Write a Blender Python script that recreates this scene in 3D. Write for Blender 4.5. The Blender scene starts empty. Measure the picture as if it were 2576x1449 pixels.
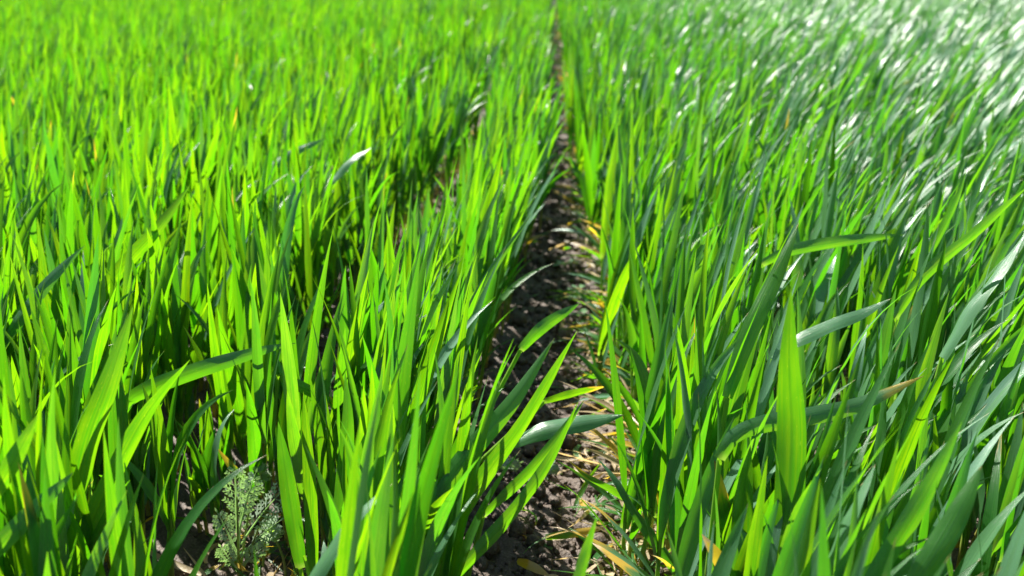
import bpy, math, random
import numpy as np
from mathutils import Vector, noise

random.seed(7)
RG = np.random.default_rng(11)
SC = bpy.context.scene
COL = SC.collection

# ------------------------------------------------------------------ camera
CAM_H = 0.55
FPX = 2504.0                      # focal length in pixels of a 2576 px wide frame (35 mm lens)
PITCH = math.radians(19.2)        # below the horizontal
YAW = math.radians(2.1)           # to the left of the rows
cam_d = bpy.data.cameras.new('camera')
cam = bpy.data.objects.new('camera', cam_d)
COL.objects.link(cam)
cam_d.sensor_width = 36.0
cam_d.lens = 35.0
cam_d.clip_start = 0.02
cam_d.clip_end = 3000.0
cam.location = (0, 0, CAM_H)
cam.rotation_euler = (math.pi / 2 - PITCH, 0, YAW)
cam_d.dof.use_dof = True
cam_d.dof.focus_distance = 0.84
cam_d.dof.aperture_fstop = 6.8
SC.camera = cam

# ------------------------------------------------------------------ sky and sun
SUN_AZ = math.radians(-42)        # from +Y, clockwise positive: ahead and to the left
SUN_EL = math.radians(52)
world = bpy.data.worlds.new('World')
SC.world = world
world.use_nodes = True
wn = world.node_tree
bg = wn.nodes['Background']
sky = wn.nodes.new('ShaderNodeTexSky')
sky.sky_type = 'NISHITA'
sky.sun_disc = False
sky.sun_elevation = SUN_EL
sky.sun_rotation = SUN_AZ % (2 * math.pi)
wn.links.new(sky.outputs[0], bg.inputs[0])
bg.inputs[1].default_value = 0.05
sun_d = bpy.data.lights.new('sun', 'SUN')
sun_d.energy = 5.0
sun_d.angle = math.radians(0.5)
sun_d.color = (1.0, 0.955, 0.88)
sun = bpy.data.objects.new('sun', sun_d)
COL.objects.link(sun)
to_sun = Vector((math.sin(SUN_AZ) * math.cos(SUN_EL), math.cos(SUN_AZ) * math.cos(SUN_EL), math.sin(SUN_EL)))
sun.rotation_euler = to_sun.to_track_quat('Z', 'Y').to_euler()
sun.location = (-3, 3, 6)

SC.view_settings.view_transform = 'Standard'
SC.view_settings.look = 'None'
SC.view_settings.exposure = 1.75
SC.view_settings.gamma = 1.0
SC.render.engine = 'CYCLES'
SC.cycles.max_bounces = 10
SC.cycles.diffuse_bounces = 1
SC.cycles.glossy_bounces = 3
SC.cycles.sample_clamp_indirect = 6.0


# ------------------------------------------------------------------ pixel <-> world
_cp, _sp = math.cos(PITCH), math.sin(PITCH)
_cy, _sy = math.cos(YAW), math.sin(YAW)


def ray(u, v):
    x, y = (u - 1288.0) / FPX, (724.5 - v) / FPX
    fy = _cp + y * _sp             # forward, horizontal
    fz = -_sp + y * _cp
    return np.array((x * _cy - fy * _sy, x * _sy + fy * _cy, fz))


def at(u, v, Y):
    """the point Y metres ahead of the camera along the rows that the photo shows at u, v"""
    r = ray(u, v)
    return np.array((0, 0, CAM_H)) + r * (Y / r[1])


def on_ground(u, v, z=0.0):
    r = ray(u, v)
    return np.array((0, 0, CAM_H)) + r * ((z - CAM_H) / r[2])


def project(p):
    d = np.asarray(p, float) - np.array((0, 0, CAM_H))
    x = d[..., 0] * _cy + d[..., 1] * _sy
    f = -d[..., 0] * _sy + d[..., 1] * _cy
    z = d[..., 2]
    depth = f * _cp - z * _sp
    up = f * _sp + z * _cp
    return 1288 + FPX * x / depth, 724.5 - FPX * up / depth, depth


# ------------------------------------------------------------------ materials
def mat(name):
    m = bpy.data.materials.new(name)
    m.use_nodes = True
    nt = m.node_tree
    nt.nodes.clear()
    out = nt.nodes.new('ShaderNodeOutputMaterial')
    return m, nt, out


class NT:
    def __init__(s, nt):
        s.nt = nt

    def new(s, t, **kw):
        n = s.nt.nodes.new(t)
        for k, v in kw.items():
            setattr(n, k, v)
        return n

    def put(s, sock, val):
        if hasattr(val, 'node'):
            s.nt.links.new(val, sock)
        else:
            sock.default_value = val

    def math(s, op, a, b=0.0, c=None, clamp=False):
        n = s.new('ShaderNodeMath', operation=op, use_clamp=clamp)
        s.put(n.inputs[0], a)
        s.put(n.inputs[1], b)
        if c is not None:
            s.put(n.inputs[2], c)
        return n.outputs[0]

    def mix(s, f, a, b, mode='MIX'):
        n = s.new('ShaderNodeMix', data_type='RGBA', blend_type=mode)
        s.put(n.inputs['Factor'], f)
        for sock, v in ((n.inputs[6], a), (n.inputs[7], b)):
            s.put(sock, v if hasattr(v, 'node') else (*v, 1.0))
        return n.outputs[2]

    def ramp(s, val, lo, hi, a=0.0, b=1.0):
        n = s.new('ShaderNodeMapRange', interpolation_type='SMOOTHSTEP')
        s.put(n.inputs[0], val)
        for i, v in enumerate((lo, hi, a, b)):
            n.inputs[1 + i].default_value = v
        return n.outputs[0]


def leaf_material():
    """grass blade: waxy blue-green reflection, yellow-green light through the blade, fine parallel veins"""
    m, nt, out = mat('wheat_leaf')
    N = NT(nt)
    a = N.new('ShaderNodeAttribute', attribute_name='blade')     # across, along, tint
    b = N.new('ShaderNodeAttribute', attribute_name='kind')      # yellowing, wax, seed
    sa = N.new('ShaderNodeSeparateXYZ')
    sb = N.new('ShaderNodeSeparateXYZ')
    nt.links.new(a.outputs['Vector'], sa.inputs[0])
    nt.links.new(b.outputs['Vector'], sb.inputs[0])
    u, v, tint = sa.outputs
    yel, wax, seed = sb.outputs
    # vein lines: noise stretched hugely along the blade
    cmb = N.new('ShaderNodeCombineXYZ')
    N.put(cmb.inputs[0], N.math('MULTIPLY', u, 9.0))
    N.put(cmb.inputs[1], N.math('MULTIPLY', v, 1.3))
    N.put(cmb.inputs[2], N.math('MULTIPLY', seed, 57.0))
    vn = N.new('ShaderNodeTexNoise')
    vn.inputs['Scale'].default_value = 1.0
    vn.inputs['Detail'].default_value = 3.0
    vn.inputs['Roughness'].default_value = 0.75
    nt.links.new(cmb.outputs[0], vn.inputs['Vector'])
    vein = N.ramp(vn.outputs[0], 0.32, 0.68)
    # blotches along the blade
    cm2 = N.new('ShaderNodeCombineXYZ')
    N.put(cm2.inputs[0], N.math('MULTIPLY', u, 1.2))
    N.put(cm2.inputs[1], N.math('MULTIPLY', v, 7.0))
    N.put(cm2.inputs[2], N.math('MULTIPLY', seed, 91.0))
    bn = N.new('ShaderNodeTexNoise')
    bn.inputs['Scale'].default_value = 1.0
    bn.inputs['Detail'].default_value = 3.0
    nt.links.new(cm2.outputs[0], bn.inputs['Vector'])
    blotch = bn.outputs[0]
    # small pale specks
    spk = N.new('ShaderNodeTexNoise')
    spk.inputs['Scale'].default_value = 9.0
    spk.inputs['Detail'].default_value = 1.0
    nt.links.new(cm2.outputs[0], spk.inputs['Vector'])
    speck = N.ramp(spk.outputs[0], 0.70, 0.76)
    spot = N.ramp(blotch, 0.35, 0.70)
    midrib = N.ramp(N.math('ABSOLUTE', u), 0.0, 0.16, 1.0, 0.0)
    # yellowing starts at the tip and creeps down; tips of green leaves have just a brown point
    yfront = N.math('ADD', N.math('MULTIPLY', yel, 1.25), N.math('MULTIPLY', blotch, 0.30))
    edge = N.math('ADD', v, N.math('MULTIPLY', N.math('ABSOLUTE', u), 0.10))
    ymask = N.ramp(N.math('ADD', N.math('SUBTRACT', edge, 1.30), yfront), -0.06, 0.10)
    tipm = N.ramp(v, 0.955, 0.985)
    dead = N.ramp(N.math('ADD', N.math('SUBTRACT', edge, 1.26), N.math('MULTIPLY', yfront, 0.72)), 0.10, 0.24)

    refl = N.mix(tint, (0.007, 0.080, 0.012), (0.030, 0.14, 0.007))
    refl = N.mix(N.math('POWER', wax, 1.5), refl, (0.16, 0.315, 0.225))
    refl = N.mix(N.math('MULTIPLY', vein, 0.55), refl, (0.07, 0.17, 0.04))
    refl = N.mix(N.math('MULTIPLY', speck, 0.35), refl, (0.22, 0.34, 0.08))
    refl = N.mix(ymask, refl, (0.46, 0.32, 0.05))
    refl = N.mix(dead, refl, (0.52, 0.42, 0.26))
    refl = N.mix(N.math('MULTIPLY', tipm, 0.8), refl, (0.30, 0.20, 0.08))
    trans = N.mix(tint, (0.10, 0.35, 0.002), (0.37, 0.58, 0.002))
    trans = N.mix(N.math('MULTIPLY', wax, 0.40), trans, (0.07, 0.38, 0.015))
    trans = N.mix(N.math('MULTIPLY', vein, 0.9), trans, (0.08, 0.36, 0.002))
    trans = N.mix(N.math('MULTIPLY', spot, 0.45), trans, (0.05, 0.30, 0.002))
    trans = N.mix(N.math('MULTIPLY', midrib, 0.6), trans, (0.07, 0.24, 0.003))
    trans = N.mix(N.math('MULTIPLY', speck, 0.5), trans, (0.5, 0.66, 0.02))
    trans = N.mix(ymask, trans, (0.74, 0.52, 0.03))
    trans = N.mix(dead, trans, (0.62, 0.44, 0.18))
    base_pale = N.ramp(v, 0.0, 0.05, 0.5, 0.0)
    trans = N.mix(base_pale, trans, (0.45, 0.60, 0.08))

    p = N.new('ShaderNodeBsdfPrincipled')
    N.put(p.inputs['Base Color'], refl)
    N.put(p.inputs['Roughness'], N.math('ADD', 0.23, N.math('MULTIPLY', vein, 0.16)))
    N.put(p.inputs['Specular IOR Level'], N.math('ADD', 0.45, N.math('MULTIPLY', wax, 0.55)))
    bump = N.new('ShaderNodeBump')
    bump.inputs['Strength'].default_value = 0.55
    bump.inputs['Distance'].default_value = 0.0006
    nt.links.new(vn.outputs[0], bump.inputs['Height'])
    nt.links.new(bump.outputs[0], p.inputs['Normal'])
    t = N.new('ShaderNodeBsdfTranslucent')
    N.put(t.inputs[0], trans)
    mx = N.new('ShaderNodeMixShader')
    N.put(mx.inputs[0], N.math('SUBTRACT', 0.56, N.math('MULTIPLY', wax, 0.12)))
    nt.links.new(p.outputs[0], mx.inputs[1])
    nt.links.new(t.outputs[0], mx.inputs[2])
    nt.links.new(mx.outputs[0], out.inputs[0])
    return m


def stem_material():
    m, nt, out = mat('wheat_stem')
    N = NT(nt)
    g = N.new('ShaderNodeNewGeometry')
    sx = N.new('ShaderNodeSeparateXYZ')
    nt.links.new(g.outputs['Position'], sx.inputs[0])
    h = N.ramp(sx.outputs[2], 0.0, 0.055)
    nz = N.new('ShaderNodeTexNoise')
    nz.inputs['Scale'].default_value = 60.0
    c = N.mix(h, (0.42, 0.36, 0.10), (0.10, 0.26, 0.02))
    c = N.mix(N.math('MULTIPLY', nz.outputs[0], 0.4), c, (0.30, 0.34, 0.06))
    p = N.new('ShaderNodeBsdfPrincipled')
    N.put(p.inputs['Base Color'], c)
    p.inputs['Roughness'].default_value = 0.4
    t = N.new('ShaderNodeBsdfTranslucent')
    N.put(t.inputs[0], N.mix(h, (0.55, 0.50, 0.08), (0.28, 0.62, 0.01)))
    mx = N.new('ShaderNodeMixShader')
    mx.inputs[0].default_value = 0.35
    nt.links.new(p.outputs[0], mx.inputs[1])
    nt.links.new(t.outputs[0], mx.inputs[2])
    nt.links.new(mx.outputs[0], out.inputs[0])
    return m


def soil_material():
    m, nt, out = mat('dry_soil')
    N = NT(nt)
    g = N.new('ShaderNodeNewGeometry')
    n1 = N.new('ShaderNodeTexNoise')
    n1.inputs['Scale'].default_value = 45.0
    n1.inputs['Detail'].default_value = 8.0
    n1.inputs['Roughness'].default_value = 0.7
    n2 = N.new('ShaderNodeTexNoise')
    n2.inputs['Scale'].default_value = 420.0
    n2.inputs['Detail'].default_value = 4.0
    for n in (n1, n2):
        nt.links.new(g.outputs['Position'], n.inputs['Vector'])
    c = N.mix(N.ramp(n1.outputs[0], 0.3, 0.7), (0.036, 0.024, 0.016), (0.090, 0.064, 0.046))
    c = N.mix(N.math('MULTIPLY', N.ramp(n2.outputs[0], 0.45, 0.75), 0.6), c, (0.20, 0.155, 0.12))
    p = N.new('ShaderNodeBsdfPrincipled')
    N.put(p.inputs['Base Color'], c)
    p.inputs['Roughness'].default_value = 0.62
    p.inputs['Specular IOR Level'].default_value = 0.45
    bp = N.new('ShaderNodeBump')
    bp.inputs['Strength'].default_value = 0.9
    bp.inputs['Distance'].default_value = 0.003
    h = N.math('ADD', N.math('MULTIPLY', n1.outputs[0], 1.5), N.math('MULTIPLY', n2.outputs[0], 0.6))
    nt.links.new(h, bp.inputs['Height'])
    nt.links.new(bp.outputs[0], p.inputs['Normal'])
    nt.links.new(p.outputs[0], out.inputs[0])
    return m


def plain_leaf(name, refl, trans, rough=0.5, tr=0.4, vary=0.3, refl2=None):
    m, nt, out = mat(name)
    N = NT(nt)
    g = N.new('ShaderNodeNewGeometry')
    nz = N.new('ShaderNodeTexNoise')
    nz.inputs['Scale'].default_value = 130.0
    nz.inputs['Detail'].default_value = 3.0
    nt.links.new(g.outputs['Position'], nz.inputs['Vector'])
    r2 = refl2 or tuple(c * 1.8 for c in refl)
    c = N.mix(N.ramp(nz.outputs[0], 0.35, 0.65, 0.0, 1.0), refl, r2)
    p = N.new('ShaderNodeBsdfPrincipled')
    N.put(p.inputs['Base Color'], c)
    p.inputs['Roughness'].default_value = rough
    t = N.new('ShaderNodeBsdfTranslucent')
    N.put(t.inputs[0], (*trans, 1.0))
    mx = N.new('ShaderNodeMixShader')
    mx.inputs[0].default_value = tr
    nt.links.new(p.outputs[0], mx.inputs[1])
    nt.links.new(t.outputs[0], mx.inputs[2])
    nt.links.new(mx.outputs[0], out.inputs[0])
    return m


M_LEAF = leaf_material()
M_STEM = stem_material()
M_SOIL = soil_material()
M_STRAW = plain_leaf('dry_straw', (0.40, 0.29, 0.16), (0.5, 0.36, 0.15), 0.5, 0.25, refl2=(0.62, 0.50, 0.32))
M_FEATHER = plain_leaf('feathery_weed_leaf', (0.28, 0.40, 0.25), (0.34, 0.58, 0.14), 0.36, 0.34, refl2=(0.48, 0.57, 0.44))
M_WEEDSTEM = plain_leaf('weed_stem', (0.20, 0.30, 0.06), (0.35, 0.5, 0.05), 0.5, 0.3, refl2=(0.32, 0.36, 0.12))
M_ROSETTE = plain_leaf('frilly_weed_leaf', (0.22, 0.36, 0.14), (0.42, 0.66, 0.06), 0.5, 0.4, refl2=(0.36, 0.46, 0.25))
M_SEEDLING = plain_leaf('seedling_leaf', (0.10, 0.22, 0.10), (0.24, 0.5, 0.05), 0.35, 0.35, refl2=(0.16, 0.28, 0.14))


# ------------------------------------------------------------------ object helpers
def link(o, parent=None):
    COL.objects.link(o)
    if parent is not None:
        o.parent = parent
    return o


def tag(o, label=None, cat=None, group=None, kind=None):
    if label:
        o['label'] = label
    if cat:
        o['category'] = cat
    if group:
        o['group'] = group
    if kind:
        o['kind'] = kind
    return o


def empty(name, loc):
    o = bpy.data.objects.new(name, None)
    o.empty_display_size = 0.02
    o.location = [float(c) for c in loc]
    return link(o)


def mesh_obj(name, verts, faces, material, parent=None, smooth=True, attrs=None):
    me = bpy.data.meshes.new(name)
    me.from_pydata([tuple(map(float, v)) for v in verts], [], faces)
    if smooth:
        me.polygons.foreach_set('use_smooth', [True] * len(me.polygons))
    if attrs:
        for k, arr in attrs.items():
            at_ = me.attributes.new(k, 'FLOAT_VECTOR', 'POINT')
            at_.data.foreach_set('vector', np.ascontiguousarray(arr, dtype=np.float32).ravel())
    me.materials.append(material)
    return link(bpy.data.objects.new(name, me), parent)


def big_mesh(name, V, F, mats, mat_idx=None, attrs=None):
    """V (n,3), F (m,4) as one mesh"""
    me = bpy.data.meshes.new(name)
    n, m = len(V), len(F)
    me.vertices.add(n)
    me.vertices.foreach_set('co', np.ascontiguousarray(V, dtype=np.float32).ravel())
    me.loops.add(m * 4)
    me.loops.foreach_set('vertex_index', np.ascontiguousarray(F, dtype=np.int32).ravel())
    me.polygons.add(m)
    me.polygons.foreach_set('loop_start', np.arange(0, m * 4, 4, dtype=np.int32))
    me.polygons.foreach_set('use_smooth', np.ones(m, dtype=bool))
    for mm in mats:
        me.materials.append(mm)
    if mat_idx is not None:
        me.polygons.foreach_set('material_index', np.ascontiguousarray(mat_idx, dtype=np.int32))
    me.update(calc_edges=True)
    me.validate()
    for k, arr in (attrs or {}).items():
        at_ = me.attributes.new(k, 'FLOAT_VECTOR', 'POINT')
        at_.data.foreach_set('vector', np.ascontiguousarray(arr, dtype=np.float32).ravel())
    return link(bpy.data.objects.new(name, me))


def strip_faces(S, C, off=0):
    f = []
    for i in range(S):
        for j in range(C - 1):
            a = off + i * C + j
            f.append((a, a + 1, a + 1 + C, a + C))
    return f


# ------------------------------------------------------------------ blades
def norm(a):
    return a / np.maximum(np.linalg.norm(a, axis=-1, keepdims=True), 1e-9)


def width_profile(s, blunt=0.0):
    w = 0.62 + 0.38 * np.clip(s / 0.28, 0, 1) ** 0.8
    t = np.clip((s - 0.40) / 0.60, 0, 1)
    return w * np.maximum(1 - t ** (1.75 + blunt), 0.012)


def blades(P, S, C):
    """P: dict of arrays, one entry per blade -> (N, S+1, C, 3) points"""
    n = len(P['L'])
    s = np.linspace(0, 1, S + 1)[None, :]
    th = P['th'][:, None] + P['bend'][:, None] * s ** P['pw'][:, None]
    az = P['az'][:, None] + P['swirl'][:, None] * s
    d = np.stack((np.sin(th) * np.cos(az), np.sin(th) * np.sin(az), np.cos(th)), -1)
    ln = P['lean'][:, None] * (0.35 + 0.65 * s)
    d[..., 0] += ln
    d[..., 1] += 0.12 * ln
    d = norm(d)
    step = d[:, :-1] * (P['L'][:, None, None] / S)
    pos = np.concatenate((np.zeros((n, 1, 3)), np.cumsum(step, 1)), 1) + P['base'][:, None, :]
    return ribbon(pos, d, np.stack((-np.sin(az), np.cos(az), np.zeros_like(az)), -1), P, s, C)


def ribbon(pos, t, side, P, s, C):
    b = norm(side - (side * t).sum(-1, keepdims=True) * t)
    nrm = np.cross(t, b)
    al = P['tw0'][:, None] + P['tw'][:, None] * s
    ca, sa = np.cos(al)[..., None], np.sin(al)[..., None]
    b2, n2 = ca * b + sa * nrm, ca * nrm - sa * b
    w = (P['W'][:, None] * width_profile(s, P.get('blunt', np.zeros(len(P['W'])))[:, None]))[..., None] * 0.5
    k = P['keel'][:, None, None] * (1 - 0.5 * s[..., None])
    rip = (np.sin(s * 17.0 + P['seed'][:, None] * 40.0) * 0.10)[..., None]
    out = []
    for c in np.linspace(-1, 1, C):
        out.append(pos + b2 * (c * w) + n2 * (w * (abs(c) ** 1.5 * k + c * rip)))
    return np.stack(out, 2)


def blade_attrs(P, S, C):
    n = len(P['L'])
    u = np.broadcast_to(np.linspace(-1, 1, C)[None, None, :], (n, S + 1, C))
    v = np.broadcast_to(np.linspace(0, 1, S + 1)[None, :, None], (n, S + 1, C))
    g = lambda k: np.broadcast_to(P[k][:, None, None], (n, S + 1, C))
    return np.stack((u, v, g('tint')), -1), np.stack((g('yel'), g('wax'), g('seed')), -1)


def stem_tube(a, b, r0, r1, sides=6, rows=4, bow=(0, 0, 0)):
    a, b, bow = np.asarray(a, float), np.asarray(b, float), np.asarray(bow, float)
    ax = norm(b - a)
    x = norm(np.cross(ax, np.array((0.3, 1, 0.1))))
    y = np.cross(ax, x)
    V = []
    for i in range(rows + 1):
        f = i / rows
        c = a + (b - a) * f + bow * math.sin(math.pi * f)
        r = r0 + (r1 - r0) * f
        for k in range(sides):
            q = 2 * math.pi * k / sides
            V.append(c + (x * math.cos(q) + y * math.sin(q)) * r)
    F = [(i * sides + k, i * sides + (k + 1) % sides, (i + 1) * sides + (k + 1) % sides, (i + 1) * sides + k)
         for i in range(rows) for k in range(sides)]
    return V, F


# ------------------------------------------------------------------ layout of the crop
# bare strips run along +Y: the main furrow between x = -0.07 and 0.11, a narrow one from -0.30 to -0.20
def bed_of(x):
    if x < -0.25:
        return 'left'
    return 'middle' if x < 0.02 else 'right'


def snoise(x, y, z=0.0):
    return noise.noise((x, y, z))


WEED = on_ground(600, 1440)                  # where the feathery weed stands
SUN_DIR = np.array((math.sin(SUN_AZ), math.cos(SUN_AZ)))


def plant_sites():
    pts = []
    def row(x0, y0, y1, gap, jx, keep=1.0):
        y = y0 + random.random() * gap
        while y < y1:
            if random.random() < keep:
                xs_ = 0.068 * min(1.0, max(0.0, (y - 0.85) / 0.9)) if -0.2 < x0 < 0 else (0.085 * min(1.0, max(0.0, (y - 1.35) / 1.1)) if -0.37 < x0 < 0 else -0.012 * min(1.0, max(0.0, (y - 1.1) / 1.6)) if 0 < x0 < 0.15 else 0.0)
                pts.append((xs_ + x0 + random.gauss(0, jx) + 0.012 * snoise(x0 * 7, y * 1.7), y + random.gauss(0, gap * 0.2)))
            y += gap * random.uniform(0.75, 1.3)
    for x0 in (-0.190, -0.155, -0.122):
        row(x0, 0.30, 26.0, 0.046, 0.011, 0.92)
    k = 0
    while True:                                   # right bed
        x0 = 0.118 + 0.084 * k
        ymin = max(-0.5, (x0 - 1.0) / 0.62)
        if ymin > 24:
            break
        row(x0, ymin, 8.0 if x0 < 5.6 else ymin, 0.035, 0.020)
        k += 1
    k = 0
    while True:                                   # left bed
        x0 = -0.325 - 0.082 * k
        ymin = max(-0.5, (-x0 - 1.2) / 0.66)
        if ymin > 24:
            break
        row(x0, ymin, 8.0 if -x0 < 6.2 else ymin, 0.033, 0.020)
        k += 1
    far = []
    for _ in range(20000):
        y = random.uniform(8.0, 28.0)
        x = random.uniform(-0.66 * y - 1.2, 0.62 * y + 1.0)
        if -0.27 < x < -0.22 or -0.05 < x < 0.10:
            continue
        far.append((x, y))
    return [p for p in pts if p[1] < 8 or -0.3 < p[0] < 0.1] + far


def tiller_rows(pid, px, py, rng, far=0):
    """blade parameters of one plant: list of dicts, and the stems"""
    bed = bed_of(px)
    patch = snoise(px * 1.3, py * 1.3, 3.0)
    lean0 = {'left': 0.15, 'middle': 0.26 if py < 1.0 else 0.20, 'right': 0.12 + 0.40 * min(1.0, max(0.0, (px - 0.1) / 0.7))}[bed] + 0.13 * patch
    wax0 = {'left': 0.08, 'middle': 0.22, 'right': 0.24 + 0.40 * min(1.0, max(0.0, (px - 0.1) / 0.8))}[bed]
    if -0.37 < px < -0.26:
        lean0 *= 0.5
    size = 1.14 + 0.12 * snoise(px * 2.1, py * 2.1, 9.0) + rng.gauss(0, 0.05)
    q = np.array((px, py)) - WEED[:2]
    along, off = q @ SUN_DIR, abs(q[0] * SUN_DIR[1] - q[1] * SUN_DIR[0])
    if 0.0 < along < 0.19 and off < 0.045:         # low, thin plants on the sunny side of the weed
        size *= 0.5
    if bed == 'right':
        size *= 1.0 + 0.14 * min(1.0, max(0.0, (px - 0.15) / 0.5))
    B, T = [], []
    for k in range(2 if far == 2 else 3):
        ta = rng.uniform(0, 2 * math.pi)
        r = 0.004 + 0.010 * rng.random()
        b0 = np.array((px + r * math.cos(ta), py + r * math.sin(ta), -0.004))
        hs = rng.uniform(0.055, 0.095) * size
        til = rng.uniform(0.03, 0.20)
        top = b0 + np.array((math.sin(til) * math.cos(ta) * hs + lean0 * hs * 0.25,
                             math.sin(til) * math.sin(ta) * hs, hs))
        T.append((b0, top, rng.uniform(0.0019, 0.0027)))
        az = rng.uniform(0, 2 * math.pi)
        windy = {'left': 0.6, 'middle': 0.55, 'right': 0.45}[bed]
        sets = [(1.0, (0.0, 0.13), (0.0, 0.28), (0.135, 0.190)),
                (0.88, (0.06, 0.22), (0.05, 0.50), (0.13, 0.180)),
                (0.62, (0.12, 0.34), (0.1, 0.8), (0.10, 0.155))]
        if far == 0 and rng.random() < 0.45:
            sets.append((0.35, (0.3, 0.8), (0.2, 1.0), (0.05, 0.10)))
        if far == 2:
            sets = sets[:2]
        for j, (fh, th, bd, ll) in enumerate(sets):
            if j >= 2 and rng.random() < 0.22:
                continue
            a = az + math.pi * j + rng.gauss(0, 0.5)
            if rng.random() < windy:             # the wind turns the blades over to the right
                a = rng.gauss(0.95, 0.75) if bed == 'right' else rng.gauss(rng.choice((1, 1, -1)) * 1.5, 0.55)
            yel = 0.0
            if j == 3:
                yel = max(0.0, rng.gauss(0.0, 0.4)) if far == 0 else 0.0
            elif far == 0 and rng.random() < 0.012:
                yel = rng.uniform(0.1, 0.25)
            bend = rng.uniform(*bd)
            if bed == 'right' and j < 3 and rng.random() < 0.75 * min(1.0, max(0.0, (px - 0.05) / 0.95)):   # blown over, waxy side up
                a, bend = rng.gauss(0.45, 0.4), rng.uniform(0.5, 1.2)
            if j in (0, 1) and rng.random() < 0.09:
                bend = rng.uniform(0.8, 1.4)
                a = rng.gauss(1.1, 0.5)
            B.append(dict(pid=pid, base=b0 + (top - b0) * fh, az=a, th=rng.uniform(*th) + 0.5 * til, bend=bend,
                          pw=rng.uniform(1.3, 3.2), swirl=rng.gauss(0, 0.35), L=rng.uniform(*ll) * size,
                          W=rng.uniform(0.0080, 0.0145) * (0.75 if j == 3 else 1.0), lean=lean0 * rng.uniform(0.6, 1.35),
                          tw0=rng.gauss(0, 0.25), tw=rng.gauss(0.2, 0.55), keel=rng.uniform(0.12, 0.55),
                          seed=rng.random(), tint=min(1, max(0, rng.gauss(0.34 if bed == 'right' else 0.46, 0.36))), yel=yel,
                          wax=rng.uniform(0.6, 1.0) if rng.random() < {'left': 0.10, 'middle': 0.16, 'right': 0.20}[bed] else min(1, max(0, rng.gauss(wax0, 0.25)))))
    return B, T


def pack(rows):
    keys = [k for k in rows[0] if k != 'pid']
    return {k: np.array([r[k] for r in rows], float) for k in keys}


# ------------------------------------------------------------------ ground
def billow(x, y, f, z=0.0):
    return 1.0 - 2.0 * abs(noise.noise((x * f, y * f, z)))


def soil_z(x, y):
    a = billow(x, y, 17, 1.0) * 0.0065 + billow(x, y, 41, 5.0) * 0.0050 + billow(x, y, 95, 8.0) * 0.0028
    a += noise.noise((x * 230, y * 230, 2.0)) * 0.0012
    a += 0.012 * noise.noise((x * 4.0, y * 4.0, 7.0))
    c = min(abs(x - 0.02) / 0.09, abs(x + 0.25) / 0.06)
    return a - 0.012 * max(0.0, 1 - c) - 0.006


def grow(start, step, ratio, limit):
    out = [start]
    while abs(out[-1]) < limit:
        out.append(out[-1] + step)
        step *= ratio
    return out


def build_soil():
    xs = list(np.arange(-0.36, 0.2401, 0.0036))
    right = grow(xs[-1], 0.006, 1.18, 260)[1:]
    left = [-(v) for v in grow(0.36, 0.006, 1.18, 260)[1:]]
    xs = left[::-1] + xs + right
    ys = list(np.arange(0.55, 1.25, 0.0045))
    ys += grow(ys[-1], 0.0048, 1.012, 6.0)[1:]
    ys += grow(ys[-1], 0.08, 1.15, 320)[1:]
    back = [0.55 - d for d in grow(0.0, 0.008, 1.2, 30)[1:]]
    ys = back[::-1] + ys
    V = np.zeros((len(ys), len(xs), 3))
    for j, y in enumerate(ys):
        for i, x in enumerate(xs):
            V[j, i] = (x, y, soil_z(x, y) if (abs(x) < 3 and -1 < y < 8) else -0.006)
    nx = len(xs)
    j, i = np.meshgrid(np.arange(len(ys) - 1), np.arange(nx - 1), indexing='ij')
    a = (j * nx + i).ravel()
    F = np.stack((a, a + 1, a + 1 + nx, a + nx), -1)
    o = big_mesh('soil_ground', V.reshape(-1, 3), F, [M_SOIL])
    tag(o, kind='structure')


build_soil()


def cube_ball(n=3):
    """quad ball: vertices on the unit sphere and faces"""
    V, F, key = [], [], {}
    def vid(p):
        k = tuple(round(c, 5) for c in p)
        if k not in key:
            key[k] = len(V)
            V.append(norm(np.array(p, float)))
        return key[k]
    for ax in range(3):
        for sgn in (-1, 1):
            for a in range(n):
                for b in range(n):
                    q = []
                    for da, db in ((0, 0), (1, 0), (1, 1), (0, 1)):
                        p = [0, 0, 0]
                        p[ax] = sgn
                        p[(ax + 1) % 3] = -1 + 2 * (a + da) / n
                        p[(ax + 2) % 3] = -1 + 2 * (b + db) / n
                        q.append(vid(p))
                    F.append(q if sgn > 0 else q[::-1])
    return np.array(V), np.array(F)


def build_crumbs():
    BV, BF = cube_ball(3)
    Vs, Fs, off = [], [], 0
    for k in range(5200):
        y = 0.6 + 2.2 * random.random() ** 1.5
        x = random.gauss(0.02, 0.065) if random.random() < 0.68 else random.gauss(-0.25, 0.05)
        r = min(0.013, 0.0016 * math.exp(abs(random.gauss(0, 0.75))))
        sc = np.array([random.uniform(0.7, 1.3) for _ in range(3)]) * r
        ph = random.random() * 50
        d = np.array([1 + 0.38 * noise.noise((v[0] * 1.6 + ph, v[1] * 1.6, v[2] * 1.6)) for v in BV])[:, None]
        Vs.append(BV * d * sc + np.array((x, y, soil_z(x, y) + r * random.uniform(0.1, 0.7))))
        Fs.append(BF + off)
        off += len(BV)
    o = big_mesh('soil_crumbs', np.concatenate(Vs), np.concatenate(Fs), [M_SOIL])
    tag(o, 'loose crumbs of dry brown soil in the bare strips between the wheat', 'soil crumbs', kind='stuff')


build_crumbs()


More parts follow.
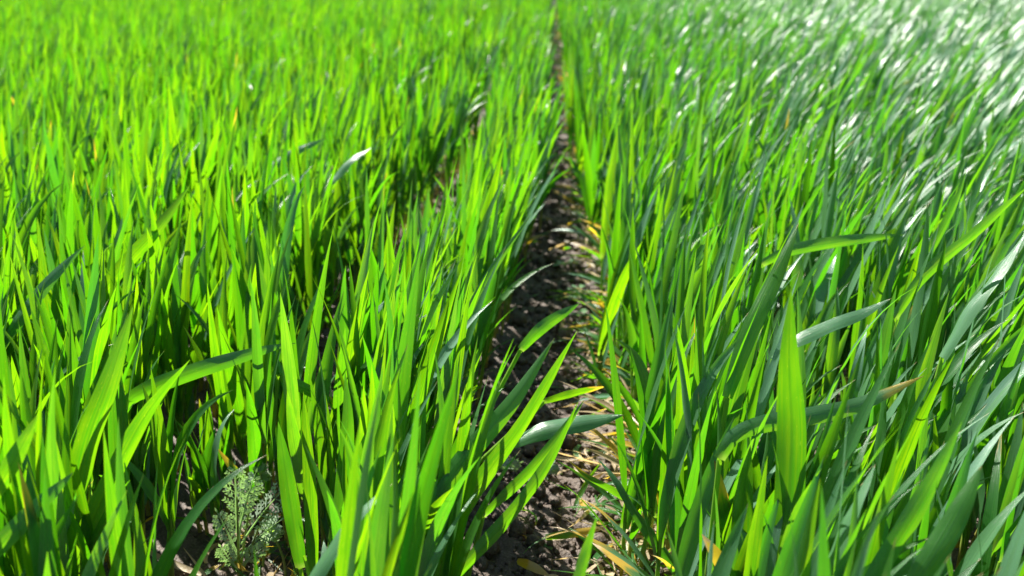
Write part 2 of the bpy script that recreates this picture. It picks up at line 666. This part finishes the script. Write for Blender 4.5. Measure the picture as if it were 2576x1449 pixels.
def build_litter():
    rows = []
    rng = random.Random(21)
    for k in range(1900):
        y = 0.62 + 4.5 * rng.random() ** 2.4
        q = rng.random()
        x = rng.gauss(0.092, 0.028) if q < 0.60 else (rng.gauss(0.02, 0.05) if q < 0.68 else rng.gauss(-0.26, 0.045))
        straw = rng.random() < 0.5
        rows.append(dict(base=np.array((x, y, soil_z(x, y) + rng.uniform(0.002, 0.016))), az=rng.uniform(0, 6.28),
                         th=rng.uniform(1.15, 1.62), bend=rng.uniform(-0.25, 0.5), pw=rng.uniform(1, 2.5),
                         swirl=rng.gauss(0, 0.9), L=rng.uniform(0.02, 0.075), W=rng.uniform(0.0012, 0.0026) if straw else rng.uniform(0.003, 0.0075),
                         lean=0.0, tw0=rng.gauss(0, 0.5), tw=rng.gauss(0, 1.5), keel=rng.uniform(0, 0.7), seed=rng.random(),
                         tint=rng.random(), yel=rng.choice((0.0, 0.2, 0.5, 1.7, 1.8, 2.0)), wax=0.3 * rng.random()))
    P = pack(rows)
    S, C = 7, 3
    pts = blades(P, S, C)
    A, B = blade_attrs(P, S, C)
    f = np.array(strip_faces(S, C))
    F = (f[None] + (np.arange(len(rows)) * (S + 1) * C)[:, None, None]).reshape(-1, 4)
    o = big_mesh('dry_leaf_litter', pts.reshape(-1, 3), F, [M_LEAF], attrs={'blade': A.reshape(-1, 3), 'kind': B.reshape(-1, 3)})
    tag(o, 'dry straw and yellowed leaf litter lying on the soil along the wheat rows', 'leaf litter', kind='stuff')


build_litter()

# ------------------------------------------------------------------ the blades the photograph shows singly
# (points u, v, distance), width m, tint, yellowing, wax, roll towards the viewer, keel, label
HERO = [
    ([(300, 1060, .80), (335, 1000, .80), (480, 938, .81), (660, 882, .83), (745, 863, .84)], .0150, .35, 0, .50, -.30, .35,
     'wheat plant whose broad blade bends flat to the right over the near left bed'),
    ([(700, 1150, .84), (684, 980, .85), (680, 860, .86), (684, 733, .87)], .0125, .2, 0, .5, .9, .5,
     'wheat plant with one stiff dark upright blade at the left bed edge'),
    ([(868, 1040, .86), (880, 910, .87), (930, 805, .88), (1005, 719, .90)], .0125, .4, 0, .95, .1, .3,
     'wheat plant with a pale grey arching blade at the front left of middle strip'),
    ([(1945, 905, .78), (1985, 868, .78), (2080, 822, .79), (2170, 788, .80), (2243, 750, .81)], .0125, .4, 0, 1.0, .05, .2,
     'wheat plant with a pale whitish blade lying almost level in the right bed'),
    ([(1915, 665, 1.0), (1990, 630, 1.0), (2120, 606, 1.02), (2275, 590, 1.05)], .0125, .6, 0, .45, .2, .3,
     'wheat plant with a level half grey half green blade, deeper in right bed'),
    ([(1810, 1155, .66), (1850, 1095, .66), (1925, 1066, .665), (2020, 1050, .67), (2160, 1018, .68), (2325, 945, .69)], .0135, .7, .22, .55, .2, .3,
     'wheat plant whose long arched blade ends in a yellow curled tip, right bed'),
    ([(1290, 1112, .76), (1370, 1078, .76), (1480, 1060, .77), (1570, 1044, .78)], .0170, .45, 0, .6, .35, .5,
     'wheat plant with one wide blade reaching level across the bare furrow'),
    ([(1215, 1300, .68), (1330, 1190, .69), (1405, 1100, .70), (1470, 1006, .72)], .0095, .6, 0, .4, .6, .4,
     'wheat plant with a narrow blade and silvery tip leaning over the furrow'),
    ([(1130, 1470, .62), (1300, 1280, .65), (1395, 1140, .68), (1455, 1010, .70)], .0120, .6, 0, .25, .5, .4,
     'wheat plant with a long bright blade leaning right at front of middle strip'),
    ([(1735, 1470, .73), (1610, 1305, .73), (1548, 1205, .74), (1497, 1146, .75)], .0125, .15, 0, .85, .3, .4,
     'wheat plant with a dark bluish blade tilted left into the furrow'),
    ([(1650, 1300, .82), (1545, 1238, .82), (1475, 1198, .82), (1425, 1153, .83)], .0085, .5, .25, .4, .5, .4,
     'wheat plant with a thin low blade pointing left over the furrow soil'),
    ([(1430, 1560, .50), (1472, 1400, .52), (1502, 1298, .53)], .0085, .6, 0, .4, .4, .3,
     'blurred wheat plant, a single blade rising at the bottom of the bare furrow'),
    ([(-60, 1440, .50), (60, 1310, .51), (185, 1188, .53)], .0115, .5, 0, .5, .3, .3,
     'blurred wheat plant with a blade slanting right at the lower left corner'),
    ([(-40, 1290, .52), (45, 1140, .53), (95, 1043, .54)], .0110, .7, 0, .2, .4, .3,
     'blurred wheat plant with a bright blade at the left picture edge'),
    ([(1975, 1540, .60), (1985, 1280, .61), (1992, 1080, .62), (1985, 900, .62), (1990, 725, .625)], .0205, .45, 0, .1, .1, .25,
     'wheat plant with the tall broadest blade and thread-like tip in front right'),
    ([(205, 800, .98), (300, 680, .99), (395, 575, 1.0), (478, 466, 1.03)], .0150, .75, 0, .1, .2, .3,
     'wheat plant with a broad bright blade slanting right in the left bed'),
    ([(-20, 900, .90), (50, 800, .91), (130, 700, .93), (214, 617, .95)], .0135, .3, 0, .6, .35, .3,
     'wheat plant with a bluish blade slanting right near the left picture edge'),
    ([(185, 1130, .78), (115, 900, .79), (78, 775, .80)], .0100, .5, 0, .2, .5, .4,
     'wheat plant with one blade leaning left against the rest, left bed'),
    ([(760, 1500, .52), (880, 1320, .54), (988, 1216, .56)], .0120, .5, 0, .7, .3, .3,
     'blurred wheat plant with a greyish blade in front of the middle strip'),
    ([(645, 470, 1.46), (690, 415, 1.48), (750, 378, 1.5), (822, 349, 1.53)], .0140, .4, 0, .7, .2, .3,
     'wheat plant with a curved blade standing clear above the far left bed'),
    ([(828, 465, 1.38), (850, 440, 1.39), (885, 402, 1.4), (936, 370, 1.42)], .0130, .3, 0, .95, .1, .3,
     'wheat plant with a grey curved blade above the left bed near the gap'),
    ([(895, 1280, .70), (918, 1150, .71), (985, 1005, .72), (1050, 822, .74)], .0150, .4, 0, .35, .3, .4,
     'wheat plant with a twisted dark green blade, front of the middle strip'),
    ([(2250, 800, .90), (2330, 690, .91), (2450, 590, .93), (2590, 465, .95)], .0125, .6, 0, .4, .4, .4,
     'wheat plant with a very long blade slanting to the right picture edge'),
    ([(2370, 900, .80), (2440, 780, .81), (2510, 690, .82), (2590, 570, .84)], .0140, .5, 0, .75, .3, .3,
     'wheat plant with a pale blade slanting right at the right picture edge'),
    ([(2265, 780, 1.0), (2330, 650, 1.02), (2400, 520, 1.04), (2432, 425, 1.06)], .0110, .4, 0, .35, .4, .4,
     'wheat plant with a slender blade above the right bed near the picture edge'),
    ([(2060, 1500, .54), (2130, 1320, .55), (2203, 1165, .57)], .0125, .5, 0, .8, .2, .3,
     'blurred wheat plant with a pale blade in the lower right foreground'),
    ([(2270, 1520, .50), (2390, 1330, .52), (2470, 1170, .54)], .0145, .75, 0, .2, .3, .3,
     'blurred wheat plant with a bright blade in the lower right corner'),
    ([(2170, 1500, .53), (2320, 1260, .55), (2420, 1060, .57)], .0135, .4, 0, .5, .4, .3,
     'blurred wheat plant leaning right in the lower right foreground'),
    ([(1862, 1520, .64), (1866, 1360, .645), (1872, 1240, .65), (1888, 1120, .655)], .0170, .5, 0, .05, .1, .2,
     'wheat plant with a broad short blade beside the tall broadest one'),
    ([(1860, 1530, .66), (1830, 1320, .67), (1805, 1190, .675), (1795, 1150, .68)], .0120, .6, .30, .1, .3, .3,
     'wheat plant with an orange-tipped upright blade in the front right bed'),
    ([(1860, 1510, .60), (1810, 1410, .605), (1765, 1343, .61)], .0105, .6, .48, .1, .3, .3,
     'wheat plant with a short orange-tipped blade low in the front right bed'),
    ([(180, 1340, .61), (215, 1130, .62), (275, 960, .63), (335, 770, .65)], .0165, .55, 0, .15, .3, .35,
     'wheat plant with a broad blade leaning right in the near left bed'),
    ([(160, 1480, .59), (280, 1210, .61), (370, 1040, .63), (478, 905, .65)], .0150, .6, 0, .1, .3, .3,
     'wheat plant with a long broad blade slanting right, near left bed front'),
    ([(845, 1480, .68), (865, 1230, .70), (875, 1060, .71), (868, 935, .72)], .0140, .25, 0, .3, .3, .4,
     'wheat plant with a dark upright blade, front left of the middle strip'),
    ([(790, 1480, .70), (780, 1230, .71), (763, 985, .72)], .0110, .7, 0, .1, .2, .3,
     'wheat plant with a light green upright blade right of the feathery weed'),
    ([(755, 1430, .71), (725, 1230, .72), (700, 1060, .73)], .0145, .25, 0, .3, .3, .4,
     'wheat plant with a dark blade leaning left over the feathery weed'),
    ([(990, 1480, .62), (1130, 1210, .64), (1290, 1010, .67), (1395, 850, .70)], .0155, .6, 0, .3, .3, .4,
     'wheat plant with a broad blade leaning far right in the middle strip'),
    ([(1050, 1490, .66), (1200, 1230, .68), (1320, 1060, .70), (1452, 832, .73)], .0150, .65, 0, .15, .4, .3,
     'wheat plant with a long bright blade leaning over the furrow, middle strip'),
    ([(1000, 1210, .92), (1100, 980, .94), (1215, 720, .98), (1337, 538, 1.02)], .0125, .45, 0, .4, .3, .4,
     'wheat plant with a tall blade slanting right in the middle strip'),
    ([(1310, 880, .88), (1370, 820, .89), (1458, 763, .91)], .0120, .35, 0, .4, .4, .3,
     'wheat plant with a folded blade reaching right above the furrow'),
    ([(1010, 960, 1.06), (1020, 700, 1.1), (1052, 482, 1.14)], .0125, .35, 0, .5, .4, .4,
     'wheat plant with a dark upright blade at the back left of middle strip'),
    ([(1060, 830, 1.16), (1065, 640, 1.18), (1077, 476, 1.2)], .0120, .3, 0, .5, .5, .4,
     'wheat plant with a stiff bluish blade at the back of the near middle strip'),
    ([(700, 945, .84), (780, 985, .83), (880, 1035, .82)], .0110, .8, .3, .1, .2, .2,
     'wheat plant with a yellowish blade drooping right across the narrow gap'),
    ([(1370, 1010, .90), (1440, 990, .90), (1525, 972, .91)], .0080, .8, .3, .2, .3, .2,
     'wheat plant with a low yellow-tipped blade lying over the furrow'),
    ([(1830, 1000, .72), (1880, 850, .74), (1950, 700, .77), (2010, 560, .80)], .0140, .75, 0, .15, .2, .3,
     'wheat plant with a bright upright blade rising from the right bed'),
    ([(1690, 1200, .78), (1640, 1020, .80), (1600, 900, .82), (1545, 850, .83)], .0125, .6, 0, .1, .3, .3,
     'wheat plant with blades leaning left at the right edge of the furrow'),
]


def catmull(cps, S):
    c = np.array(cps)
    c = np.vstack((2 * c[0] - c[1], c, 2 * c[-1] - c[-2]))
    n = len(c) - 3
    out = []
    for i in range(n):
        p0, p1, p2, p3 = c[i:i + 4]
        for k in range(24):
            t = k / 24
            out.append(0.5 * (2 * p1 + (p2 - p0) * t + (2 * p0 - 5 * p1 + 4 * p2 - p3) * t * t + (3 * p1 - p0 - 3 * p2 + p3) * t ** 3))
    out.append(c[-2])
    out = np.array(out)
    d = np.concatenate(([0], np.cumsum(np.linalg.norm(np.diff(out, axis=0), axis=1))))
    q = np.linspace(0, d[-1], S + 1)
    return np.stack([np.interp(q, d, out[:, k]) for k in range(3)], 1)


def hero_blade(cps, W, tint, yel, wax, roll, keel, S, C, seed):
    pos = catmull([at(*c) for c in cps], S)
    t = norm(np.gradient(pos, axis=0))
    view = norm(np.array((0, 0, CAM_H)) - pos)
    side = norm(np.cross(t, view))
    # turn the blade about its axis so that the face seen from above looks skywards
    roll = math.copysign(max(abs(roll), 0.65), side[:, 2].mean()) if wax >= 0.6 else -math.copysign(roll, side[:, 2].mean())
    wax = min(wax, 0.62)
    one = lambda v: np.array([v], float)
    P = dict(L=one(1), W=one(W), tw0=one(roll), tw=one(0.35 * (1 if seed > 0.5 else -1)), keel=one(keel), seed=one(seed),
             tint=one(tint), yel=one(yel), wax=one(wax), blunt=one(0.6))
    s = np.linspace(0, 1, S + 1)[None]
    pts = ribbon(pos[None], t[None], side[None], P, s, C)[0]
    A, B = blade_attrs(P, S, C)
    return pts.reshape(-1, 3), A.reshape(-1, 3), B.reshape(-1, 3), pos


# ------------------------------------------------------------------ the crop
NEAR_S, NEAR_C = 11, 5
sites = plant_sites()
heroes = []
for k, h in enumerate(HERO):
    pts, A, B, pos = hero_blade(*h[0:7], 18, 5, ((k * 0.618) % 1.0))
    p0 = pos[0]
    lean = np.array((pos[1] - pos[0])[:2])
    drop = max(p0[2], 0.02)
    g = norm(lean[None])[0] if np.linalg.norm(lean) > 1e-6 else np.zeros(2)
    base = np.array((p0[0] - g[0] * min(0.03, drop * 0.35), p0[1] - g[1] * min(0.02, drop * 0.25)))
    if -0.07 < base[0] < 0.11 and k != 11:      # roots stand in the rows, not in the furrow
        base[0] = -0.115 if base[0] < 0.03 else 0.125
    heroes.append(dict(base=base, pts=pts, A=A, B=B, attach=p0, label=h[7]))
keep = []
hb = np.array([h['base'] for h in heroes])
WEED = on_ground(600, 1440)
for p in sites:
    if p[1] < 2 and np.min(np.hypot(*(hb - np.array(p)).T)) < 0.022:
        continue
    if math.hypot(p[0] - WEED[0] - 0.0, p[1] - WEED[1]) < 0.035:
        continue
    if 0.3 < p[1] < WEED[1] and -0.075 < p[0] - (WEED[0] + 0.015) * p[1] / WEED[1] < 0.048:
        continue
    q = np.array(p) - WEED[:2]                   # the weed stands in a gap the sun reaches
    sd = np.array((math.sin(SUN_AZ), math.cos(SUN_AZ)))
    if -0.02 < q @ sd < 0.075 and abs(q[0] * sd[1] - q[1] * sd[0]) < 0.030:
        continue
    keep.append(p)
sites = np.array(keep)
print('sites', len(sites))

uu, vv, dd = project(np.stack((sites[:, 0] + 0.03, sites[:, 1], np.full(len(sites), 0.17)), -1))
vis = (uu > -40) & (uu < 2616) & (vv < 1500) & (dd > 0.3)
dist = np.hypot(np.hypot(sites[:, 0], sites[:, 1]), CAM_H - 0.15)
order = [i for i in np.argsort(dist) if vis[i]][:300 - len(heroes)]
single = set(order)
print('farthest single plant', dist[order[-1]])

leaf_faces = strip_faces(NEAR_S, NEAR_C)
hero_faces = strip_faces(18, 5)
plants = []                        # records of the individual plants, for their labels


def build_plant(base, rows, stems, hero=None):
    root = empty('wheat_plant', (base[0], base[1], 0.0))
    o3 = np.array((base[0], base[1], 0.0))
    P = pack(rows)
    pts = blades(P, NEAR_S, NEAR_C)
    A, B = blade_attrs(P, NEAR_S, NEAR_C)
    for k in range(len(rows)):
        mesh_obj('leaf', pts[k].reshape(-1, 3) - o3, leaf_faces, M_LEAF, root,
                 attrs={'blade': A[k], 'kind': B[k]})
    if hero is not None:
        mesh_obj('leaf', hero['pts'] - o3, hero_faces, M_LEAF, root, attrs={'blade': hero['A'], 'kind': hero['B']})
        stems = stems + [(np.array((base[0], base[1], -0.004)), hero['attach'], 0.0026)]
    for a, b, r in stems:
        V, F = stem_tube(a, b, r, r * 0.75)
        mesh_obj('stem', np.array(V) - o3, F, M_STEM, root)
    allp = pts.reshape(-1, 3)
    plants.append(dict(root=root, x=base[0], y=base[1], top=allp[:, 2].max(), lean=allp[:, 0].mean() - base[0], n=len(rows),
                       width=P['W'].max(), yel=P['yel'].sum(), wax=P['wax'].mean(), spread=np.ptp(allp[:, 0]),
                       label=hero['label'] if hero else None))


rng = random.Random(5)
for h in heroes:
    rows, stems = tiller_rows(0, h['base'][0], h['base'][1], rng)
    rows, stems = rows[:7], stems[:2]
    if h is heroes[11]:
        rows = rows[3:4]
        rows[0]['L'] *= 0.5
    hu = project(np.array((h['base'][0], h['base'][1], 0.12)))[0]
    if h['base'][1] < WEED[1] + 0.02 and 440 < hu < 840:     # few blades in front of the weed
        rows = rows[3:5]
        for q in rows:
            q['L'] *= 0.55
    build_plant(h['base'], rows, stems, h)

LEVEL = [(min(c[0] for c in HERO[k][0]), max(c[0] for c in HERO[k][0]), HERO[k][0][0][2]) for k in (0, 3, 4, 5)]
stuff_near, stuff_mid, stuff_far, stuff_stems = [], [], [], []
for i, (x, y) in enumerate(sites):
    far = 0 if y < 3 else (1 if y < 8 else 2)
    rows, stems = tiller_rows(i, x, y, rng, far)
    if 0.08 < x < 0.18 and y < 8:               # low dying leaves sprawl into the furrow from the right-hand edge
        for _ in range(5 if y < 1.6 else 3):
            rows.append(dict(pid=i, base=np.array((x, y, rng.uniform(0.008, 0.03))), az=math.pi + rng.gauss(0, 0.8),
                             th=rng.uniform(0.7, 1.35), bend=rng.uniform(0.1, 0.9), pw=rng.uniform(1, 2.5), swirl=rng.gauss(0, 0.4),
                             L=rng.uniform(0.05, 0.12), W=rng.uniform(0.005, 0.009), lean=0.0, tw0=rng.gauss(0, 0.3),
                             tw=rng.gauss(0, 0.9), keel=rng.uniform(0.1, 0.5), seed=rng.random(), tint=rng.uniform(0.4, 1),
                             yel=max(0, rng.gauss(0.2, 0.45)), wax=rng.uniform(0, 1)))
    if y < 1.1:                                  # low plants where the photo shows a level blade lying clear
        pu = project(np.array((x + 0.02, y, 0.15)))[0]
        for lo, hi, yy in LEVEL:
            if yy - 0.20 < y < yy + 0.01 and lo - 30 < pu < hi + 10:
                for r in rows:
                    r['L'] *= 0.62
                break
    if far == 2:
        for r in rows:
            r['W'] *= 1.9
    if i in single:
        build_plant((x, y), rows, stems)
    elif far == 0:
        stuff_near += rows
        stuff_stems += stems
    elif far == 1:
        stuff_mid += rows
    else:
        stuff_far += rows
print('single', len(plants), 'near', len(stuff_near), 'mid', len(stuff_mid), 'far', len(stuff_far))

Vs, Fs, As, Bs, Ms, off = [], [], [], [], [], 0
for rows, S, C in ((stuff_near, 8, 3), (stuff_mid, 5, 3), (stuff_far, 3, 3)):
    P = pack(rows)
    pts = blades(P, S, C)
    A, B = blade_attrs(P, S, C)
    f = np.array(strip_faces(S, C))
    per = (S + 1) * C
    Vs.append(pts.reshape(-1, 3))
    Fs.append((f[None] + (off + np.arange(len(rows)) * per)[:, None, None]).reshape(-1, 4))
    As.append(A.reshape(-1, 3))
    Bs.append(B.reshape(-1, 3))
    Ms.append(np.zeros(len(rows) * len(f)))
    off += len(rows) * per
for a, b, r in stuff_stems:
    V, F = stem_tube(a, b, r, r * 0.75, 4, 1)
    Vs.append(np.array(V))
    Fs.append(np.array(F) + off)
    As.append(np.zeros((len(V), 3)))
    Bs.append(np.zeros((len(V), 3)))
    Ms.append(np.ones(len(F)))
    off += len(V)
crop = big_mesh('wheat_crop', np.concatenate(Vs), np.concatenate(Fs), [M_LEAF, M_STEM], np.concatenate(Ms),
                {'blade': np.concatenate(As), 'kind': np.concatenate(Bs)})
tag(crop, 'dense mass of young green wheat filling the field behind the nearest plants', 'wheat crop', kind='stuff')


# ------------------------------------------------------------------ labels of the single plants
def zone(p):
    x, y = p['x'], p['y']
    d = 'front' if y < 0.72 else ('middle' if y < 1.0 else 'back')
    where = {'front': 'near the bottom', 'middle': 'halfway up', 'back': 'farther back'}[d]
    if x < -0.25:
        if x > -0.42:
            return f'at the left edge of the narrow gap, {where}'
        return f'in the left bed, {where}' if x > -0.62 else f'at the left of the left bed, {where}'
    if x < 0.02:
        return f'in the narrow middle strip, {where}'
    if x < 0.24:
        return f'at the right edge of the furrow, {where}'
    return f'in the right bed, {where}' if x < 0.44 else f'at the right of the right bed, {where}'


WORDS = [('tallest', 'top', 1), ('shortest', 'top', -1), ('nearest', 'y', -1), ('farthest', 'y', 1), ('leftmost', 'x', -1),
         ('rightmost', 'x', 1), ('broadest-bladed', 'width', 1), ('yellowest', 'yel', 1), ('most grey-green', 'wax', 1),
         ('most right-leaning', 'lean', 1), ('most spreading', 'spread', 1), ('most upright', 'lean', -1),
         ('narrowest-bladed', 'width', -1), ('most bright green', 'wax', -1), ('leafiest', 'n', 1), ('least spreading', 'spread', -1)]
zones = {}
for p in plants:
    zones.setdefault(zone(p), []).append(p)
for z, ps in zones.items():
    for rank in (0, 1):
        for word, key, sg in WORDS:
            r = sorted(ps, key=lambda q: -sg * q[key])
            if rank < len(r) and r[rank]['label'] is None:
                w = word if rank == 0 else 'second ' + word
                r[rank]['label'] = f'{w} wheat plant {z}'
    for p in ps:
        if p['label'] is None:
            p['label'] = f'ordinary wheat plant {z}'
for p in plants:
    tag(p['root'], p['label'], 'wheat plant', 'young wheat plants nearest the camera')


# ------------------------------------------------------------------ weeds
def diamond(V, F, a, d, side, L, W):
    k = len(V)
    V += [a, a + d * L * 0.5 + side * W * 0.5, a + d * L, a + d * L * 0.5 - side * W * 0.5]
    F.append((k, k + 1, k + 2, k + 3))


def frond(base, d0, droop, length, rng, wide=0.34):
    """feathery twice-divided leaf: rachis, side pinnae and their lobes"""
    V, F = [], []
    d = norm(np.array(d0, float))
    side = norm(np.cross(d, np.array((0.15, -1.0, 0.35)) + 0.3 * np.array([rng.gauss(0, 1) for _ in range(3)])))
    n = 10
    p = np.array(base, float)
    step = length / n
    for i in range(n):
        f = i / n
        d = norm(d + droop * step * np.array((0, 0, -1)))
        side = norm(side - (side @ d) * d)
        nrm = np.cross(d, side)
        r = 0.0011 * (1 - f) + 0.0003
        k = len(V)
        V += [p - side * r, p + side * r, p + side * r + d * step, p - side * r + d * step]
        F.append((k, k + 1, k + 2, k + 3))
        k = len(V)
        V += [p - nrm * r, p + nrm * r, p + nrm * r + d * step, p - nrm * r + d * step]
        F.append((k, k + 1, k + 2, k + 3))
        if f > 0.22:
            lp = length * wide * math.sin(math.pi * min(1, (f - 0.10) / 0.95)) ** 0.8 * rng.uniform(0.8, 1.1)
            for sg in (-1, 1):
                pd = norm(side * sg * 0.85 + d * 0.65 + nrm * rng.gauss(0.25, 0.18))
                ps = norm(np.cross(nrm, pd))
                diamond(V, F, p, pd, ps, lp, 0.0018)
                for q in (0.3, 0.55, 0.78):
                    for s2 in (-1, 1):
                        ld = norm(pd * 0.8 + ps * s2 * 0.75 + nrm * rng.gauss(0.1, 0.2))
                        ls = norm(np.cross(nrm, ld))
                        diamond(V, F, p + pd * lp * q, ld, ls, lp * 0.34 * (1.2 - q * 0.5), 0.0019)
        p = p + d * step
    diamond(V, F, p, d, side, 0.006, 0.0022)
    return V, F


def feathery_weed():
    base = on_ground(600, 1440)
    base[2] = soil_z(base[0], base[1]) - 0.002
    root = empty('feathery_weed', base)
    tag(root, 'pale feathery weed with finely divided leaves in the narrow gap at bottom left', 'weed')
    rng = random.Random(3)
    Y = base[1]
    for u, v, dy in ((596, 1250, 0.0), (628, 1270, 0.012), (650, 1330, -0.008)):
        V, F = stem_tube((0, 0, 0), at(u, v, Y + dy) - base, 0.0016, 0.0008, 6, 6)
        mesh_obj('stem', V, F, M_WEEDSTEM, root)
    # leaf from -> tip, as the photo shows them
    for (u0, v0, u1, v1, dy) in ((598, 1340, 590, 1172, 0.0), (602, 1330, 640, 1190, 0.004), (606, 1370, 706, 1222, -0.004), 
                                 (600, 1400, 548, 1290, 0.008), (606, 1400, 700, 1305, -0.010), 
                                 (604, 1430, 668, 1372, -0.016), (598, 1436, 556, 1378, -0.014), (600, 1380, 612, 1215, 0.014)):
        a = at(u0, v0, Y + dy * 0.3) - base
        b = at(u1, v1, Y + dy) - base
        L = float(np.linalg.norm(b - a))
        V, F = frond(a, (b - a) / L + np.array((0, 0, 0.12)), 5.0, L, rng, 0.24 if L > 0.035 else 0.34)
        mesh_obj('leaf', V, F, M_FEATHER, root, smooth=False)


def rosette_weed(u0, v0, u1, v1, size, label, dy=0.0):
    base = on_ground(u0, v0)
    base[2] = soil_z(base[0], base[1]) - 0.002
    top = at(u1, v1, base[1] + dy) - base
    root = empty('frilly_weed', base)
    tag(root, label, 'weed', 'small weeds in the bare strips')
    rng = random.Random(int(u0 * 7 + v0))
    V, F = stem_tube((0, 0, 0), top, 0.0014, 0.0009, 6, 6, (0.004, 0, 0))
    mesh_obj('stem', V, F, M_WEEDSTEM, root)
    for tier, (dz, lift, n, sz) in enumerate(((0.0, 0.75, 9, 0.8), (-0.006, 0.2, 9, 1.0), (-0.002, 1.6, 6, 0.55))):
        for k in range(n):
            a = 2 * math.pi * (k + 0.5 * tier) / n + rng.gauss(0, 0.15)
            d = norm(np.array((math.cos(a), math.sin(a), lift)))
            s = norm(np.cross(d, np.array((0, 0, 1.0))))
            nr = np.cross(s, d)
            p = top + np.array((0, 0, dz))
            V, F = [], []
            L = size * sz * rng.uniform(0.85, 1.15)
            diamond(V, F, p, d, s, L, L * 0.55)
            for q in (0.35, 0.55, 0.75, 0.9):
                for sg in (-1, 1):
                    ld = norm(d * 0.8 + s * sg * 0.9 + nr * rng.gauss(0.2, 0.2))
                    diamond(V, F, p + d * L * q, ld, norm(np.cross(nr, ld)), L * 0.38, L * 0.17)
            mesh_obj('leaf', V, F, M_ROSETTE, root, smooth=False)


def seedling(u, v, size, label, n=6, feather=False):
    base = on_ground(u, v)
    base[2] = soil_z(base[0], base[1])
    root = empty('weed_seedling', base)
    tag(root, label, 'weed', 'small weeds in the bare strips')
    rng = random.Random(int(u * 3 + v))
    V, F = stem_tube((0, 0, -0.002), (0, 0, size * 0.5), 0.0009, 0.0006, 5, 3)
    mesh_obj('stem', V, F, M_WEEDSTEM, root)
    for k in range(n):
        a = 2 * math.pi * k / n + rng.gauss(0, 0.3)
        d = norm(np.array((math.cos(a), math.sin(a), rng.uniform(0.15, 0.7))))
        p = np.array((0, 0, size * rng.uniform(0.2, 0.5)))
        if feather:
            V, F = frond(p, d, 6.0, size * rng.uniform(0.8, 1.1), rng, 0.42)
            mesh_obj('leaf', V, F, M_FEATHER, root, smooth=False)
            continue
        s = norm(np.cross(d, np.array((0, 0, 1.0))))
        L, V, F = size * rng.uniform(0.7, 1.2), [], []
        prof = [(0, .05), (.35, .06), (.5, .30), (.68, .42), (.85, .34), (1.0, .04)]
        for f, w in prof:
            c = p + d * L * f + np.array((0, 0, -0.25 * L * f * f))
            V += [c - s * L * w * 0.5, c + np.array((0, 0, -0.03 * L)), c + s * L * w * 0.5]
        F = strip_faces(len(prof) - 1, 3)
        mesh_obj('leaf', V, F, M_SEEDLING, root)


feathery_weed()
rosette_weed(660, 1410, 655, 1190, 0.0105, 'small frilly weed on a tall thin stalk behind the feathery weed', 0.02)
rosette_weed(716, 1432, 682, 1340, 0.0105, 'low frilly weed on a bent stalk right of the feathery weed')
seedling(1272, 1190, 0.016, 'tiny feathery seedling under the middle strip by the dark furrow soil', 7, True)
seedling(1376, 1196, 0.017, 'tiny feathery seedling alone on the bare furrow soil', 7, True)
seedling(1425, 668, 0.026, 'leafy pale seedling on the furrow, farthest of the three broad-leaved ones', 7)
seedling(1455, 745, 0.028, 'broad-leaved seedling midway along the furrow by the right row', 7)
seedling(1470, 800, 0.026, 'broad-leaved seedling nearest the camera beside the right row', 6)
seedling(880, 720, 0.022, 'small leafy seedling farther back in the narrow gap', 7)
seedling(905, 760, 0.020, 'small round seedling in the middle of the narrow gap', 6)
seedling(830, 1085, 0.018, 'small seedling in the narrow gap behind the feathery weed', 6)
seedling(790, 1060, 0.016, 'tiny seedling at the left bed foot behind the feathery weed', 6)


def fallen_leaf(cps, W, yel, tint, label, seed):
    pts, A, B, pos = hero_blade(cps, W, tint, yel, 0.2, 0.2, 0.5, 12, 5, seed)
    o3 = pos.mean(0)
    o = mesh_obj('fallen_leaf', pts - o3, strip_faces(12, 5), M_LEAF, None, attrs={'blade': A, 'kind': B})
    o.location = o3
    tag(o, label, 'leaf', 'fallen leaves on the furrow')


def g3(u, v, z):
    p = on_ground(u, v)
    z += max(0, soil_z(p[0], p[1]))
    q = on_ground(u, v, z)
    return (u, v, q[1])


fallen_leaf([g3(1372, 1352, .006), g3(1420, 1345, .010), g3(1480, 1336, .012), g3(1528, 1322, .012)], .0085, .55, .8,
            'half yellow wheat leaf lying across the bare furrow soil near the front', .3)
fallen_leaf([g3(1300, 1412, .006), g3(1335, 1425, .010), g3(1385, 1450, .008)], .009, 1.0, .7,
            'yellow wheat leaf with brown patches at the furrow bottom under middle strip', .8)
fallen_leaf([g3(1555, 1290, .006), g3(1500, 1270, .010), g3(1450, 1288, .006)], .004, 1.5, .7,
            'thin dry straw-coloured leaf lying on the furrow beside the right row', .6)
